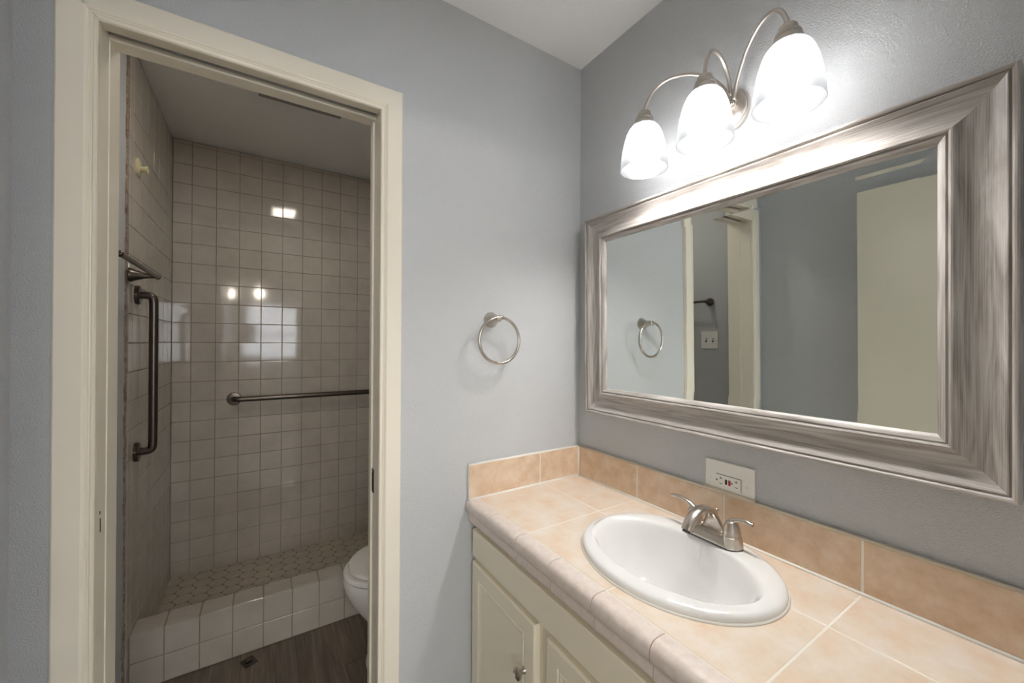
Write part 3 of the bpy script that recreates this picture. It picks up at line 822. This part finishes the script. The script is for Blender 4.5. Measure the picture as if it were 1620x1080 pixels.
sh = root('pipe_stub', (XL+.009, .893, 2.01)); tag(sh, 'yellowed plastic pipe stub for a shower head high on the tiles', 'pipe fitting')
bm = bmesh.new(); lathe(bm, [(.036, 0), (.035, .003), (.026, .007), (.014, .008)], (0, 0, 0), 'x', 32); mesh_obj('escutcheon', bm, M['yellowplastic'], sh, smooth=40)
bm = bmesh.new(); lathe(bm, [(.011, .006), (.011, .020), (.014, .021), (.014, .030), (.010, .031), (.009, .024)], (0, 0, -.006), 'x', 24); mesh_obj('stub', bm, M['yellowplastic'], sh, smooth=40)

sw = root('switch_plate', (XL, .33, 1.315)); tag(sw, 'white two-toggle switch plate on the shower room wall, in the mirror', 'light switch')
bm = bmesh.new(); box(bm, .0005, .0065, -.058, .058, -.058, .058, .0025); mesh_obj('plate', bm, M['plate'], sw)
for y in (-.023, .023):
    bm = bmesh.new(); box(bm, .004, .0155, y-.004, y+.004, -.004, .010, .001); mesh_obj('toggle', bm, M['plate'], sw)
    bm = bmesh.new(); box(bm, .0055, .0072, y-.0058, y+.0058, -.013, .013); mesh_obj('toggle_slot', bm, M['hole'], sw)

ef = root('exhaust_fan', (-.938, .60, CZ)); tag(ef, 'grey ceiling exhaust fan with a lit lens just behind the door head', 'exhaust fan')
bm = bmesh.new(); box(bm, -.17, .17, -.30, .285, -.020, -.0005, .003)
mesh_obj('grille', bm, M['grille'], ef)
bm = bmesh.new()
for k in range(9): box(bm, -.15, .15, .10+k*.019, .108+k*.019, -.024, -.019)
mesh_obj('louvre', bm, M['grille'], ef)
bm = bmesh.new(); box(bm, -.085, .085, -.16, .06, -.030, -.018, .006); mesh_obj('lens', bm, M['ventlens'], ef)

# toilet, bowl towards the left, tank at the right wall
TY = .475
to = root('toilet', (-.40, TY, 0)); tag(to, 'white toilet beside the shower curb, mostly hidden by the door jamb', 'toilet')
def loft(bm, secs, n=48, close=True):
    rs = []
    for cx_, a, b_, z, e in secs:                       # egg section: blunt towards the tank
        rs.append([bm.verts.new((cx_ + a*math.copysign(abs(math.cos(2*PI*k/n))**(2/e), math.cos(2*PI*k/n)), b_*math.copysign(abs(math.sin(2*PI*k/n))**(2/e), math.sin(2*PI*k/n)), z)) for k in range(n)])
    for a, b_ in zip(rs, rs[1:]):
        for k in range(n): bm.faces.new((a[k], a[(k+1) % n], b_[(k+1) % n], b_[k]))
    if close: bm.faces.new(rs[0][::-1]); bm.faces.new(rs[-1])
bm = bmesh.new()
loft(bm, [(-.05, .27, .105, .001, 2.6), (-.05, .268, .104, .02, 2.6), (-.045, .25, .095, .06, 2.5), (-.05, .24, .095, .13, 2.4), (-.07, .255, .115, .20, 2.3), (-.10, .28, .150, .28, 2.2), (-.12, .285, .175, .34, 2.15), (-.125, .285, .182, .375, 2.1), (-.125, .280, .178, .385, 2.1)])
mesh_obj('bowl', bm, M['toilet'], to, smooth=45)
bm = bmesh.new(); loft(bm, [(-.125, .278, .178, .3865, 2.1), (-.125, .284, .184, .392, 2.1), (-.125, .284, .184, .402, 2.1), (-.125, .278, .178, .408, 2.1)])
mesh_obj('seat', bm, M['toilet'], to, smooth=45)
bm = bmesh.new(); loft(bm, [(-.12, .266, .174, .4095, 2.1), (-.12, .270, .178, .415, 2.1), (-.12, .266, .174, .427, 2.1), (-.115, .235, .145, .4325, 2.1), (-.115, .15, .09, .435, 2.1)])
mesh_obj('lid', bm, M['toilet'], to, smooth=45)
bm = bmesh.new(); box(bm, .20, .385, -.225, .225, .385, .72, .02, 3); tk = mesh_obj('tank', bm, M['toilet'], to, smooth=45)
bm = bmesh.new(); box(bm, .19, .39, -.235, .235, .721, .755, .012, 3); mesh_obj('tank_lid', bm, M['toilet'], to, smooth=45)
bm = bmesh.new(); tube(bm, [Vector((.195, .16, .66)), Vector((.180, .16, .66)), Vector((.172, .12, .652)), Vector((.172, .08, .648))], .006, 10); mesh_obj('flush_handle', bm, M['nickel'], tk, smooth=50)

# small metal plate lying by the curb
fp_ = root('floor_plate', (-1.124, .757, 0), (0, 0, math.radians(22))); tag(fp_, 'small square black metal plate on the floor by the curb', 'floor plate')
bm = bmesh.new(); box(bm, -.023, .023, -.026, .026, .0006, .004, .001); mesh_obj('plate', bm, M['darkmetal'], fp_)
bm = bmesh.new(); box(bm, -.012, .008, -.006, .012, .004, .010, .002); mesh_obj('catch', bm, M['bronze'], fp_)
